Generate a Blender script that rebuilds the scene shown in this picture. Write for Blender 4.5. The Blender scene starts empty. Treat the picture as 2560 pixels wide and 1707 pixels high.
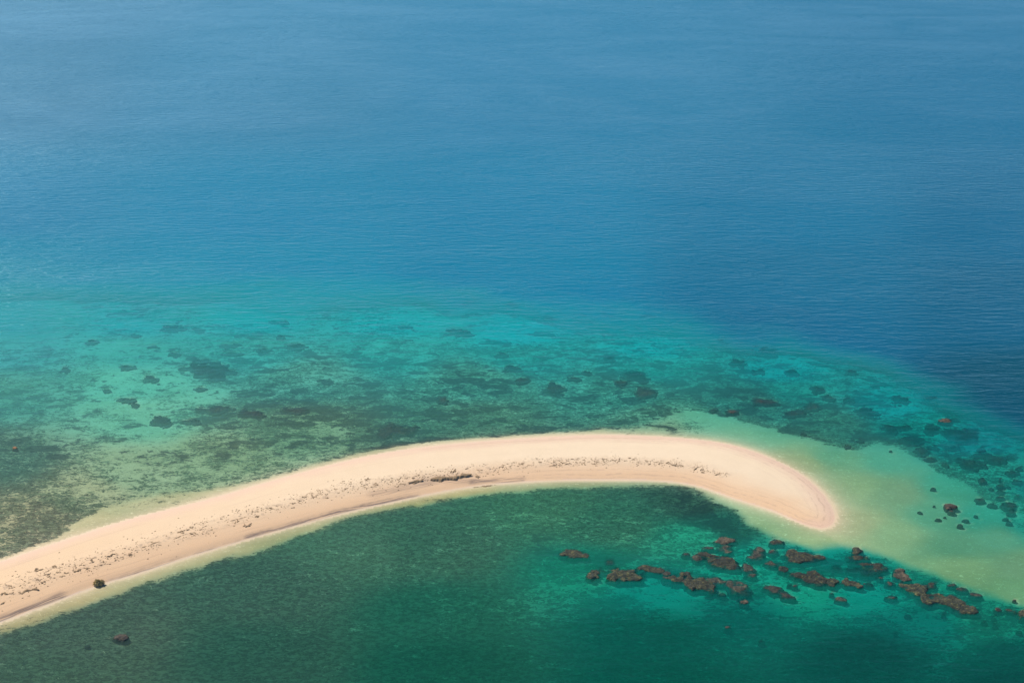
import bpy, math, random
import numpy as np
from mathutils import Vector, Matrix
R = math.radians
scene = bpy.context.scene
COL = scene.collection
rng = np.random.RandomState(7); random.seed(7)

# ------------------------------------------------------------------ camera, sky, sun, exposure
CAMH, PITCH, HFOV = 80.0, 22.5, 46.0
cam_d = bpy.data.cameras.new("camera"); cam = bpy.data.objects.new("camera", cam_d); COL.objects.link(cam)
cam.location = (0, 0, CAMH); cam.rotation_euler = (R(90-PITCH), 0, 0)
cam_d.sensor_width = 36; cam_d.lens = 18/math.tan(R(HFOV/2)); cam_d.clip_start = 1; cam_d.clip_end = 20000
scene.camera = cam
SUN_EL, SUN_AZ = 48.0, -52.0            # azimuth measured from +Y (view direction), negative = left
world = bpy.data.worlds.new("World"); scene.world = world; world.use_nodes = True
wn = world.node_tree; wn.nodes.clear()
sky = wn.nodes.new("ShaderNodeTexSky"); sky.sky_type = 'NISHITA'; sky.sun_disc = False
sky.sun_elevation = R(SUN_EL); sky.sun_rotation = R(SUN_AZ); sky.air_density = 1.0; sky.dust_density = 0.2; sky.ozone_density = 3.0
bg = wn.nodes.new("ShaderNodeBackground"); bg.inputs[1].default_value = 0.06
wo = wn.nodes.new("ShaderNodeOutputWorld")
wn.links.new(sky.outputs[0], bg.inputs[0]); wn.links.new(bg.outputs[0], wo.inputs[0])
sd = bpy.data.lights.new("sun", 'SUN'); sd.energy = 3.9; sd.angle = R(0.5); sd.color = (1.0, 0.95, 0.86)
sun = bpy.data.objects.new("sun", sd); COL.objects.link(sun)
to_sun = Vector((math.sin(R(SUN_AZ))*math.cos(R(SUN_EL)), math.cos(R(SUN_AZ))*math.cos(R(SUN_EL)), math.sin(R(SUN_EL))))
sun.rotation_euler = to_sun.to_track_quat('Z', 'Y').to_euler(); sun.location = to_sun*300
scene.view_settings.view_transform = 'Standard'; scene.view_settings.look = 'None'
scene.view_settings.exposure = 0.62; scene.view_settings.gamma = 1
scene.cycles.transparent_max_bounces = 16; scene.cycles.max_bounces = 6
scene.cycles.volume_bounces = 0; scene.cycles.use_denoising = True

SAND_SHOWN = np.array([.93, .70, .50])      # how dry sand reads in the picture (linear)
SAND_ALB = np.array([.63, .475, .335])
LIGHT = SAND_SHOWN/SAND_ALB

# ------------------------------------------------------------------ survey helpers (photo survey grid is 2352 x 1568)
S = 1024/2352.0
FPX = 512/math.tan(R(HFOV/2)); cp, sp = math.cos(R(PITCH)), math.sin(R(PITCH))
def ground(u, v, z=0.0):
    """a surveyed point to the level z"""
    u = np.asarray(u, float)*S; v = np.asarray(v, float)*S
    a, b = u-512, 341-v
    dy = FPX*cp+b*sp; dz = -FPX*sp+b*cp
    t = (z-CAMH)/dz
    return a*t, dy*t
def survey(x, y, z):
    zz = z-CAMH
    d = y*cp-zz*sp; d = np.maximum(d, 1.0)
    return (512+FPX*x/d)/S, (341-FPX*(y*sp+zz*cp)/d)/S
def poly(pts, z=0.0):
    p = np.array(pts, float); x, y = ground(p[:, 0], p[:, 1], z); return np.stack([x, y], 1)
def seg_dist(X, Y, P, closed=False):
    d = np.full(X.shape, 1e9); s = np.zeros(X.shape); acc = 0.0
    n = len(P)
    for i in range(n if closed else n-1):
        a, b = P[i], P[(i+1) % n]; ab = b-a; L2 = (ab**2).sum()
        t = np.clip(((X-a[0])*ab[0]+(Y-a[1])*ab[1])/L2, 0, 1)
        dd = np.hypot(X-a[0]-t*ab[0], Y-a[1]-t*ab[1])
        m = dd < d; d = np.where(m, dd, d); s = np.where(m, acc+t*math.sqrt(L2), s); acc += math.sqrt(L2)
    return d, s
def inside(X, Y, P):
    r = np.zeros(X.shape, bool); n = len(P)
    for i in range(n):
        a, b = P[i], P[(i+1) % n]
        if a[1] == b[1]: continue
        c = ((a[1] > Y) != (b[1] > Y)) & (X < (b[0]-a[0])*(Y-a[1])/(b[1]-a[1])+a[0])
        r ^= c
    return r
def smooth_poly(pts, it=2):
    p = np.array(pts, float)
    for _ in range(it):
        q = .75*p[:-1]+.25*p[1:]; r = .25*p[:-1]+.75*p[1:]
        p = np.concatenate([p[:1], np.stack([q, r], 1).reshape(-1, 2), p[-1:]])
    return p
_T = np.random.RandomState(3).rand(256, 256)
def vnoise(x, y, seed=0):
    x = x+seed*17.3; y = y+seed*9.1
    xi = np.floor(x).astype(int); yi = np.floor(y).astype(int); fx = x-xi; fy = y-yi
    fx = fx*fx*(3-2*fx); fy = fy*fy*(3-2*fy)
    g = lambda i, j: _T[i & 255, j & 255]
    return (g(xi, yi)*(1-fx)+g(xi+1, yi)*fx)*(1-fy)+(g(xi, yi+1)*(1-fx)+g(xi+1, yi+1)*fx)*fy
def fbm(x, y, o=4, seed=0):
    s = 0; a = 1; t = 0
    for k in range(o):
        s = s+a*vnoise(x*2**k*(1+.03*k)+k*5.3, y*2**k+k*3.7, seed+k); t += a; a *= .55
    return s/t*2-1
def sstep(a, b, x):
    t = np.clip((x-a)/(b-a), 0, 1); return t*t*(3-2*t)
def lin(c):
    c = np.asarray(c, float)/255; return np.where(c < .04045, c/12.92, ((c+.055)/1.055)**2.4)

# shorelines, traced
UP = [(-420,1400),(-150,1330),(0,1290),(100,1255),(200,1222),(300,1190),(400,1166),(500,1140),(600,1110),(700,1082),(800,1056),(900,1036),(1000,1022),(1100,1013),(1200,1006),(1300,1000),(1400,998),(1500,1001),(1600,1008),(1680,1020),(1750,1042),(1820,1075),(1870,1110),(1905,1150),(1921,1185),(1912,1207),(1885,1213)]
LO = [(1885,1213),(1840,1202),(1790,1177),(1740,1160),(1690,1145),(1640,1127),(1600,1114),(1550,1105),(1480,1101),(1400,1100),(1300,1101),(1200,1105),(1100,1113),(1000,1130),(900,1152),(790,1176),(705,1199),(571,1236),(403,1286),(300,1322),(235,1338),(100,1391),(0,1428),(-150,1480),(-420,1570)]
UPW, LOW = poly(smooth_poly(UP)), poly(smooth_poly(LO))
SPIT = np.concatenate([UPW, LOW[1:]])
SHELF_T = [(-420,1360),(-100,1310),(0,1282),(101,1245),(151,1222),(200,1185),(252,1158),(336,1141),(437,1128),(571,1109),(705,1071),(781,1050),(882,1024),(982,1012),(1082,1005),(1183,998),(1318,988),(1453,985),(1520,962),(1562,932),(1663,950),(1730,970),(1847,997),(1948,1027),(2032,1016),(2066,1020),(2133,1067),(2234,1115),(2330,1190),(2420,1260),(2700,1480)]
SHELF_B = [(2700,1600),(2450,1425),(2352,1388),(2284,1366),(2200,1339),(2099,1296),(1998,1265),(1941,1250),(1864,1253),(1797,1238),(1747,1215),(1706,1188),(1663,1158),(1602,1121),(1562,1114),(1352,1116),(1218,1123),(1050,1139),(915,1165),(781,1190),(705,1225),(571,1269),(420,1306),(269,1360),(134,1410),(0,1452),(-100,1490),(-420,1610)]
SHELF = np.concatenate([poly(smooth_poly(SHELF_T, 1)), poly(smooth_poly(SHELF_B, 1))])

# water over clean sand: (u, v, sRGB, clarity); OUT = reef and lagoon, IN = the pale sand shelf, DEEP = open sea with far sheen painted in
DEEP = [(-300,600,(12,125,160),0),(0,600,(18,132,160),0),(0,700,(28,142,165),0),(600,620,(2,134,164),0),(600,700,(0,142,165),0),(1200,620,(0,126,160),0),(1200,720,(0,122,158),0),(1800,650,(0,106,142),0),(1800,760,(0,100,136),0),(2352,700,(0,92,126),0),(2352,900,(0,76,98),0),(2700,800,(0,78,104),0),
 (0,480,(20,122,158),0),(600,480,(8,128,164),0),(1200,480,(0,124,162),0),(1800,480,(0,112,150),0),(2352,500,(0,100,138),0),(0,200,(66,122,152),0),(600,200,(46,122,156),0),(1200,200,(34,122,160),0),(2352,200,(0,106,146),0),(0,0,(58,112,142),0),(2352,0,(0,106,146),0)]  # pale sky reflection painted into the farthest water colours, strongest at left
EDGE = [(-600,712),(-300,706),(0,704),(300,706),(600,708),(900,722),(1200,742),(1500,760),(1800,806),(2050,876),(2250,960),(2450,1066),(2800,1280)]
OUT = [(-300,740,(35,150,160),.35),(0,740,(40,160,165),.4),(300,740,(30,165,168),.42),(600,735,(5,165,168),.4),(900,745,(5,168,170),.45),(1200,765,(0,172,176),.5),(1500,795,(0,168,170),.52),(1800,850,(0,158,160),.56),(2050,925,(0,150,150),.56),(2250,1010,(0,134,136),.5),(2450,1110,(0,112,118),.4),
 (0,800,(62,166,162),.5),(-300,850,(68,160,152),.5),(300,800,(66,176,165),.55),(600,800,(60,176,166),.55),(900,800,(48,174,164),.55),(1200,815,(35,168,160),.55),(1500,845,(30,165,156),.55),(1800,900,(26,156,146),.66),(2100,985,(0,148,138),.7),(2250,1080,(30,156,138),.8),(2300,1180,(35,150,130),.65),(2500,1250,(20,138,122),.6),
 (0,900,(84,168,148),.6),(300,880,(92,188,164),.65),(330,950,(112,190,160),.72),(700,870,(90,176,158),.76),(1100,880,(82,178,158),.82),(1450,900,(72,174,156),.82),(1750,920,(64,162,146),.84),
 (0,1050,(112,155,128),.8),(-300,1150,(120,155,122),.8),(60,1190,(186,182,142),.92),(-150,1240,(182,178,138),.92),(200,1130,(166,178,138),.9),(300,1080,(148,178,140),.85),(500,1050,(145,178,138),.82),(700,980,(122,168,132),.8),(1100,960,(96,165,136),.78),(1500,960,(92,170,142),.8),(1900,980,(64,158,138),.78),
 (200,1450,(112,142,116),.85),(-200,1520,(110,132,104),.85),(100,1560,(98,128,102),.8),(600,1350,(92,140,114),0.84),(600,1500,(66,118,96),0.79),(1000,1250,(88,150,118),0.84),(1000,1400,(42,124,98),0.74),(1000,1530,(26,108,84),0.69),(800,1250,(100,150,120),.78),
 (1600,1150,(70,125,100),.85),(1660,1200,(50,128,108),.8),(1400,1200,(74,152,118),0.84),(1250,1160,(84,150,114),.78),(1350,1300,(22,140,114),.6),(1500,1350,(0,128,114),.5),(1600,1230,(36,152,122),.7),(1700,1285,(8,148,126),.65),(1900,1270,(0,136,122),.6),(2000,1360,(0,134,120),.6),(1850,1340,(14,146,122),.7),(2150,1330,(14,140,118),.65),
 (2300,1420,(14,132,110),.65),(1700,1400,(0,108,96),.5),(2100,1430,(0,108,98),.5),(1500,1450,(0,98,82),.5),(2000,1500,(0,86,75),.5),(2352,1500,(0,94,82),.5),(1500,1570,(0,94,77),.5),(2352,1570,(0,80,70),.45),(600,1700,(50,110,88),.6),(1800,1700,(0,80,70),.4),(2700,1500,(0,104,92),.5)]
IN = [(0,1270,(196,182,136),.93),(200,1200,(190,184,138),.92),(300,1160,(178,182,138),.9),(700,1075,(168,176,136),.92),(1000,1015,(160,172,132),.92),(1300,993,(155,174,134),.92),(1500,975,(112,168,134),.88),(1620,955,(90,170,138),.85),(1750,990,(98,168,132),.82),(1900,1045,(98,164,128),.82),(2050,1050,(78,160,132),.78),(2180,1110,(66,158,130),.72),
 (1850,1060,(138,170,122),.9),(1960,1120,(132,172,126),.9),(2050,1130,(112,156,118),.85),(2150,1180,(86,160,128),.8),(2250,1180,(50,152,128),.7),(2352,1200,(28,140,122),.62),(2300,1230,(86,154,122),.82),(2352,1290,(104,150,112),.88),(2200,1250,(88,150,116),.85),(2200,1300,(122,166,120),.92),(2050,1220,(128,170,126),.92),(2352,1360,(108,160,116),.92),(1960,1200,(152,176,130),.93),
 (100,1420,(176,166,116),.93),(400,1300,(168,170,120),.93),(700,1215,(160,168,118),.93),(1000,1145,(160,162,100),.92),(1300,1108,(142,164,118),.9),(1500,1108,(132,170,130),.9),(1650,1140,(142,184,140),.9),(1750,1190,(148,184,138),.9),(1900,1240,(148,180,130),.92),(2600,1400,(108,155,112),.9)]
# weed and rubble cover: (u, v, cover)
COVER = [(0,700,.0),(600,700,.0),(1200,700,.12),(1800,760,.2),(300,780,.28),(0,780,.2),(0,830,.45),(150,870,.48),(300,860,.3),(420,800,.38),(500,850,.7),(620,800,.55),(700,860,.62),(700,770,.35),(900,780,.5),(1000,820,.66),(1000,755,.2),(1200,810,.6),(1200,760,.2),(1300,860,.66),(1400,820,.55),
 (0,930,.6),(0,1000,.68),(60,1060,.78),(0,1120,.82),(150,1150,.72),(230,1020,.42),(330,930,.2),(380,1000,.24),(250,950,.32),(450,910,.3),(380,870,.3),(480,945,.82),(600,945,.85),(700,940,.82),(820,930,.75),(550,1000,.66),(680,1010,.68),(600,1060,.52),(300,1080,.34),(250,1120,.42),(450,1090,.5),(120,1220,.74),(20,1210,.74),
 (770,990,.55),(850,990,.9),(940,985,.92),(1000,880,.72),(1000,940,.82),(1100,980,.84),(1200,930,.8),(1280,890,.68),(1400,950,.78),(1500,970,.6),(1480,880,.78),(1600,870,.85),(1700,910,.92),(1800,940,.92),(1900,970,.92),(2000,1000,.88),(1700,830,.6),(1850,870,.55),(2000,920,.55),(2100,990,.72),(2100,940,.5),(2200,1010,.66),(2200,1070,.78),(2300,1090,.6),(2352,1150,.5),(1560,800,.4),(1800,810,.3),(2300,1000,.4),
 (0,1500,.93),(300,1400,.93),(600,1330,.92),(300,1540,.93),(800,1250,.9),(1000,1180,.93),(1050,1250,.86),(900,1400,.9),(1100,1330,.86),(1250,1200,.86),(1450,1160,.86),(1560,1135,.95),(1620,1180,.97),(1680,1210,.93),(1500,1210,.72),(1600,1230,.6),(1350,1240,.76),(1250,1270,.9),(1350,1285,.93),(1500,1300,.8),(1420,1345,.35),(1550,1365,.12),(1350,1360,.55),(1700,1270,.6),(1800,1240,.5),(1880,1262,.05),(1950,1290,.6),(1850,1310,.72),(1780,1345,.3),(2000,1375,.2),(2150,1330,.66),(2050,1300,.6),(2200,1370,.55),(2300,1400,.55),
 (1400,1400,.84),(1700,1380,.35),(1700,1430,.85),(2000,1430,.62),(2100,1405,.3),(2000,1470,.9),(1500,1500,.9),(2300,1470,.75),(2352,1540,.92),(1200,1500,.9),(600,1500,.93),(1900,1550,.92),(2500,1300,.1)]
SH_COVER = [(0,1270,.0),(1600,950,.0)]
def control(U, V, pts, k, p=2.6):
    acc = 0; w = 0
    for q in pts:
        d2 = ((U-q[0]))**2+((V-q[1])*2.2)**2+600.
        ww = d2**(-p/1.0*.8); w = w+ww
        acc = acc+ww[..., None]*np.array(k(q), float)
    return acc/w[..., None]

# ------------------------------------------------------------------ survey grid shared by seabed, spit and water
def axis(a, b, step, far):
    core = np.arange(a, b+1e-6, step); g = []; s = step; x = core[-1]
    while x < far: s *= 1.35; x += s; g.append(x)
    h = []; s = step; x = core[0]
    while x > -far: s *= 1.35; x -= s; h.append(x)
    return np.concatenate([h[::-1], core, g])
GX, GY = axis(-125, 125, .5, 3400), axis(92, 300, .5, 3400)
X, Y = np.meshgrid(GX, GY)
jx = fbm(X/1.7, Y/1.7, 3, 4)
dU, sU = seg_dist(X, Y, UPW); dL, sL = seg_dist(X, Y, LOW)
isin = inside(X, Y, SPIT)
sd_spit = np.where(isin, 1, -1)*np.minimum(dU, dL)          # + on land
dSh, _ = seg_dist(X, Y, SHELF, True)
sd_shelf = np.where(inside(X, Y, SHELF), 1, -1)*dSh + (fbm(X/4, Y/4, 4, 9)*1.1+jx*.45)*sstep(0, 3, -sd_spit)
U0, V0 = survey(X, Y, 0*X)
cl = lambda q: np.append(lin(q[2]), q[3])
OUT = [(a_, b_, (min(c_[0]*1.0, 255), c_[1]*1.04, c_[2]*1.02) if b_ > 1100 and d_ < .83 else c_, d_) for a_, b_, c_, d_ in OUT]
co, ci = control(U0, V0, OUT, cl), control(U0, V0, IN, cl)
edge = np.interp(U0, [e_[0] for e_ in EDGE], [e_[1] for e_ in EDGE])+fbm(X/20, Y/14, 5, 31)*46
e_up = np.interp(U0, [0, 900, 1600, 2200], [-150, -110, -85, -80]); e_t = (sstep(e_up, 24, V0-edge)**1.3)[..., None]
e_t = np.concatenate([e_t, e_t, e_t, e_t**2], -1)
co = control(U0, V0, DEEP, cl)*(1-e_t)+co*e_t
dT_, _ = seg_dist(X, Y, poly(SHELF_T)); dB_, _ = seg_dist(X, Y, poly(SHELF_B))
bw = np.where(dT_ < dB_, 3.2*sstep(1450, 1750, U0)+1.0, 1.0)
m = sstep(-bw, bw, sd_shelf)[..., None]
LOOK = co*(1-m)+ci*m
far = sstep(620, 560, V0)[..., None]*0
q = np.clip(LOOK[..., 3], 0, 1)
# ground height
depth_o = np.minimum(.28+.55*(-np.log(np.clip(co[..., 3], .02, 1))), 3)+sstep(.3, 0, co[..., 3])*2.5
depth_i = .22+1.2*(1-ci[..., 3])
dep = depth_o*(1-m[..., 0])+depth_i*m[..., 0]
off = np.maximum(-sd_spit, 0)
dep = np.minimum(dep, .045*off+.012*off**1.5)
dep = dep+fbm(X/5, Y/5, 4, 2)*.12*sstep(1, 6, off)
w_ = dL+dU
prof_l = np.clip(dL/5.5, 0, 1); prof_u = np.clip(dU/9, 0, 1)
scarp = .10*sstep(.15, .7, dL)*sstep(40, 70, sL)
land = (.62*(prof_l**.8)*prof_u**.75+scarp*sstep(0, 2.5, dU))*sstep(0, .5, sd_spit)+.035*np.minimum(sd_spit, 1.5)
land = land+.02*fbm(X/2.2, Y/2.2, 4, 21)*sstep(.5, 3, sd_spit)
H = np.where(isin, land, -dep)
def height(x, y):
    i = np.clip(np.searchsorted(GX, x)-1, 0, len(GX)-2); j = np.clip(np.searchsorted(GY, y)-1, 0, len(GY)-2)
    fx = (x-GX[i])/(GX[i+1]-GX[i]); fy = (y-GY[j])/(GY[j+1]-GY[j])
    return (H[j, i]*(1-fx)+H[j, i+1]*fx)*(1-fy)+(H[j+1, i]*(1-fx)+H[j+1, i+1]*fx)*fy
# attributes of the ground
U1, V1 = survey(X, Y, H)
cov = control(U1, V1, COVER, lambda q_: [q_[2]], 3.0)[..., 0]
shelf_b, _ = None, None
cov = cov*sstep(.6, -.6, sd_shelf)
g_ = lambda u_, v_, a_, b_: np.exp(-((U0-u_)/a_)**2-((V0-v_)/b_)**2)
spill = .42*g_(1520, 972, 110, 26)+.34*g_(40, 1425, 170, 60)*(sd_shelf > 0)+.30*g_(330, 1140, 160, 30)+.22*g_(1050, 1150, 260, 22)
cov = np.where(sd_shelf > -.6, np.maximum(cov, spill*(sd_spit < -.7)), cov)
cov = np.minimum(cov, np.where(V0 < 1060, .84, .93))*(Y < 420)

ridge_d, _ = seg_dist(X, Y, poly([(1230, 1240), (1340, 1275), (1480, 1300), (1620, 1325), (1740, 1345)])); ridge_e, _ = seg_dist(X, Y, poly([(1600, 1150), (1660, 1240), (1800, 1270), (1980, 1310), (2120, 1345), (2230, 1385), (2400, 1420)]))
blotch = np.where(V0 < 1060, sstep(100, 300, U0+V0*.3-200)*.35+.65, .12)
blotch = np.maximum(blotch, np.maximum(sstep(3.0, 1.0, ridge_d+jx), sstep(4.6, 2.2, ridge_e+jx))*.95)
cov = np.maximum(cov, .62*sstep(4.2, 1.8, ridge_e+jx*.8)*(sd_shelf < -.4)); cov = np.maximum(cov, .8*sstep(2.2, .8, ridge_d+jx*.8))

# ------------------------------------------------------------------ mesh helper
def tag(o, label=None, cat=None, group=None, kind=None):
    if label: o["label"] = label
    if cat: o["category"] = cat
    if group: o["group"] = group
    if kind: o["kind"] = kind
    return o
def grid_mesh(name, X, Y, Z, mat, keep=None, attrs={}):
    ny, nx = X.shape
    idx = np.arange(nx*ny).reshape(ny, nx)
    f = np.stack([idx[:-1, :-1], idx[:-1, 1:], idx[1:, 1:], idx[1:, :-1]], -1).reshape(-1, 4)
    if keep is not None: f = f[keep.reshape(-1)]
    used = np.unique(f); remap = np.full(nx*ny, -1); remap[used] = np.arange(len(used)); f = remap[f]
    co_ = np.stack([X, Y, Z], -1).reshape(-1, 3)[used]
    me = bpy.data.meshes.new(name)
    me.vertices.add(len(co_)); me.vertices.foreach_set("co", co_.ravel())
    me.loops.add(f.size); me.loops.foreach_set("vertex_index", f.ravel())
    me.polygons.add(len(f)); me.polygons.foreach_set("loop_start", np.arange(len(f))*4)
    me.polygons.foreach_set("use_smooth", np.ones(len(f), bool))
    me.update(calc_edges=True); me.validate()
    for k, a in attrs.items():
        a = np.asarray(a, float)
        if a.ndim == 3:
            at = me.attributes.new(k, 'FLOAT_COLOR', 'POINT'); v = np.ones((nx*ny, 4)); v[:, :a.shape[2]] = a.reshape(-1, a.shape[2])
            at.data.foreach_set("color", v[used].ravel())
        else:
            at = me.attributes.new(k, 'FLOAT', 'POINT'); at.data.foreach_set("value", a.reshape(-1)[used])
    me.materials.append(mat)
    o = bpy.data.objects.new(name, me); COL.objects.link(o); return o

# ------------------------------------------------------------------ node helper
class NT:
    def __init__(s, name):
        s.m = bpy.data.materials.new(name); s.m.use_nodes = True; s.t = s.m.node_tree; s.t.nodes.clear()
        s.out = s.t.nodes.new("ShaderNodeOutputMaterial")
    def n(s, typ, ins={}, **kw):
        nd = s.t.nodes.new(typ)
        for k, v in kw.items(): setattr(nd, k, v)
        for k, v in ins.items():
            if isinstance(v, bpy.types.NodeSocket): s.t.links.new(v, nd.inputs[k])
            else: nd.inputs[k].default_value = v
        return nd
    def attr(s, name): return s.n("ShaderNodeAttribute", attribute_name=name)
    def math(s, op, a, b=0.0, c=0.0, clamp=False): return s.n("ShaderNodeMath", {0: a, 1: b, 2: c}, operation=op, use_clamp=clamp).outputs[0]
    def map(s, v, a, b, c=0.0, d=1.0, smooth=True):
        return s.n("ShaderNodeMapRange", {0: v, 1: a, 2: b, 3: c, 4: d}, interpolation_type='SMOOTHSTEP' if smooth else 'LINEAR').outputs[0]
    def mix(s, f, a, b, typ='RGBA', blend='MIX'):
        nd = s.n("ShaderNodeMix", data_type='RGBA', blend_type=blend)
        for k, v in ((0, f), (6, a), (7, b)):
            if isinstance(v, bpy.types.NodeSocket): s.t.links.new(v, nd.inputs[k])
            else: nd.inputs[k].default_value = v if k == 0 else (*v, 1)
        return nd.outputs[2]
    def pos(s, sx=1, sy=1, sz=1, rot=0.0, obj=False):
        src = s.n("ShaderNodeTexCoord").outputs['Object'] if obj else s.n("ShaderNodeNewGeometry").outputs['Position']
        return s.n("ShaderNodeMapping", {0: src, 2: (0, 0, rot), 3: (sx, sy, sz)}).outputs[0]
    def noise(s, vec, scale, detail=4, rough=.55, dist=0.0):
        return s.n("ShaderNodeTexNoise", {'Vector': vec, 'Scale': scale, 'Detail': detail, 'Roughness': rough, 'Distortion': dist}).outputs[0]

# seabed: coral sand with weed and rubble
def seabed_material():
    t = NT("coral sand and weed seabed")
    p = t.pos(); pa = t.pos(.55, 1.0, 1)
    c = t.attr("cover").outputs['Fac']
    big = t.noise(p, .16, 3, .5); mid = t.noise(pa, .75, 3, .6, .6); fine = t.noise(pa, 2.7, 4, .66, 1.2)
    s1 = t.math('MULTIPLY_ADD', mid, .38, t.math('MULTIPLY', fine, .62))
    s1 = t.math('MULTIPLY_ADD', t.math('SUBTRACT', big, .5), .22, s1)
    c5 = t.math('SUBTRACT', c, .5); thr = t.math('ADD', t.math('MULTIPLY_ADD', c5, .20, .5), t.math('MULTIPLY', t.math('MULTIPLY', c5, c5), t.math('MULTIPLY', c5, .55)))
    lo = t.math('SUBTRACT', thr, .04); hi = t.math('ADD', thr, .04)
    mask = t.n("ShaderNodeMapRange", {0: s1, 1: lo, 2: hi, 3: 1.0, 4: 0.0}, interpolation_type='SMOOTHSTEP').outputs[0]
    mask = t.math('MULTIPLY', mask, t.map(c, .01, .12))
    bl = t.attr("blotch").outputs['Fac']
    bn = t.noise(t.pos(.6, 1.0, 1, R(8)), .42, 6, .66, .5); bn2 = t.noise(t.pos(.6, 1.0, 1, R(-5)), .13, 3, .5)
    bthr = t.math('SUBTRACT', .615, t.math('MULTIPLY', c, .14)); bsum = t.math('MULTIPLY_ADD', t.math('SUBTRACT', bn2, .5), .35, bn)
    blot = t.math('MULTIPLY', t.math('MULTIPLY', t.math('MULTIPLY', t.math('SUBTRACT', bsum, bthr, clamp=True), 30, clamp=True), t.map(c, .08, .3)), bl)
    # pale curly rubble lines inside the weed
    rg = t.noise(pa, 1.9, 4, .6, 2.0); ridge = t.math('ABSOLUTE', t.math('SUBTRACT', rg, .5))
    curl = t.map(ridge, .0, .04, 1.0, 0.0)
    sand = t.mix(t.noise(p, .5, 5, .6), (.53, .40, .275), (.69, .53, .38))
    sand = t.mix(t.map(t.noise(t.pos(.5, 1, 1, R(-25)), .10, 4, .55), .42, .66), sand, (.47, .385, .25))
    sand = t.mix(t.map(t.noise(pa, 3.2, 3, .7, 1.0), .55, .72), sand, (.80, .655, .49))
    weed = t.mix(t.map(t.noise(p, .22, 4, .6), .35, .65), (.058, .060, .033), (.088, .064, .043))
    weed = t.mix(t.math('MULTIPLY', t.map(t.noise(pa, 2.3, 4, .7, .7), .45, .60), t.map(bl, 0, .6, .8, 1)), weed, (.23, .23, .145))
    weed = t.mix(t.math('MULTIPLY', t.math('MULTIPLY', curl, .70), t.map(bl, 0, .7, .65, 1)), weed, (.40, .38, .28))
    colr = t.mix(mask, sand, weed)
    colr = t.mix(t.math('MULTIPLY', blot, .86), colr, t.mix(t.map(fine, .42, .6), (.030, .027, .024), (.085, .070, .056)))
    bmp = t.n("ShaderNodeBump", {'Height': fine, 'Strength': .35, 'Distance': .15})
    b = t.n("ShaderNodeBsdfPrincipled", {'Base Color': colr, 'Roughness': .95, 'Specular IOR Level': .1, 'Normal': bmp.outputs[0]})
    t.t.links.new(b.outputs[0], t.out.inputs[0]); return t.m
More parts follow.
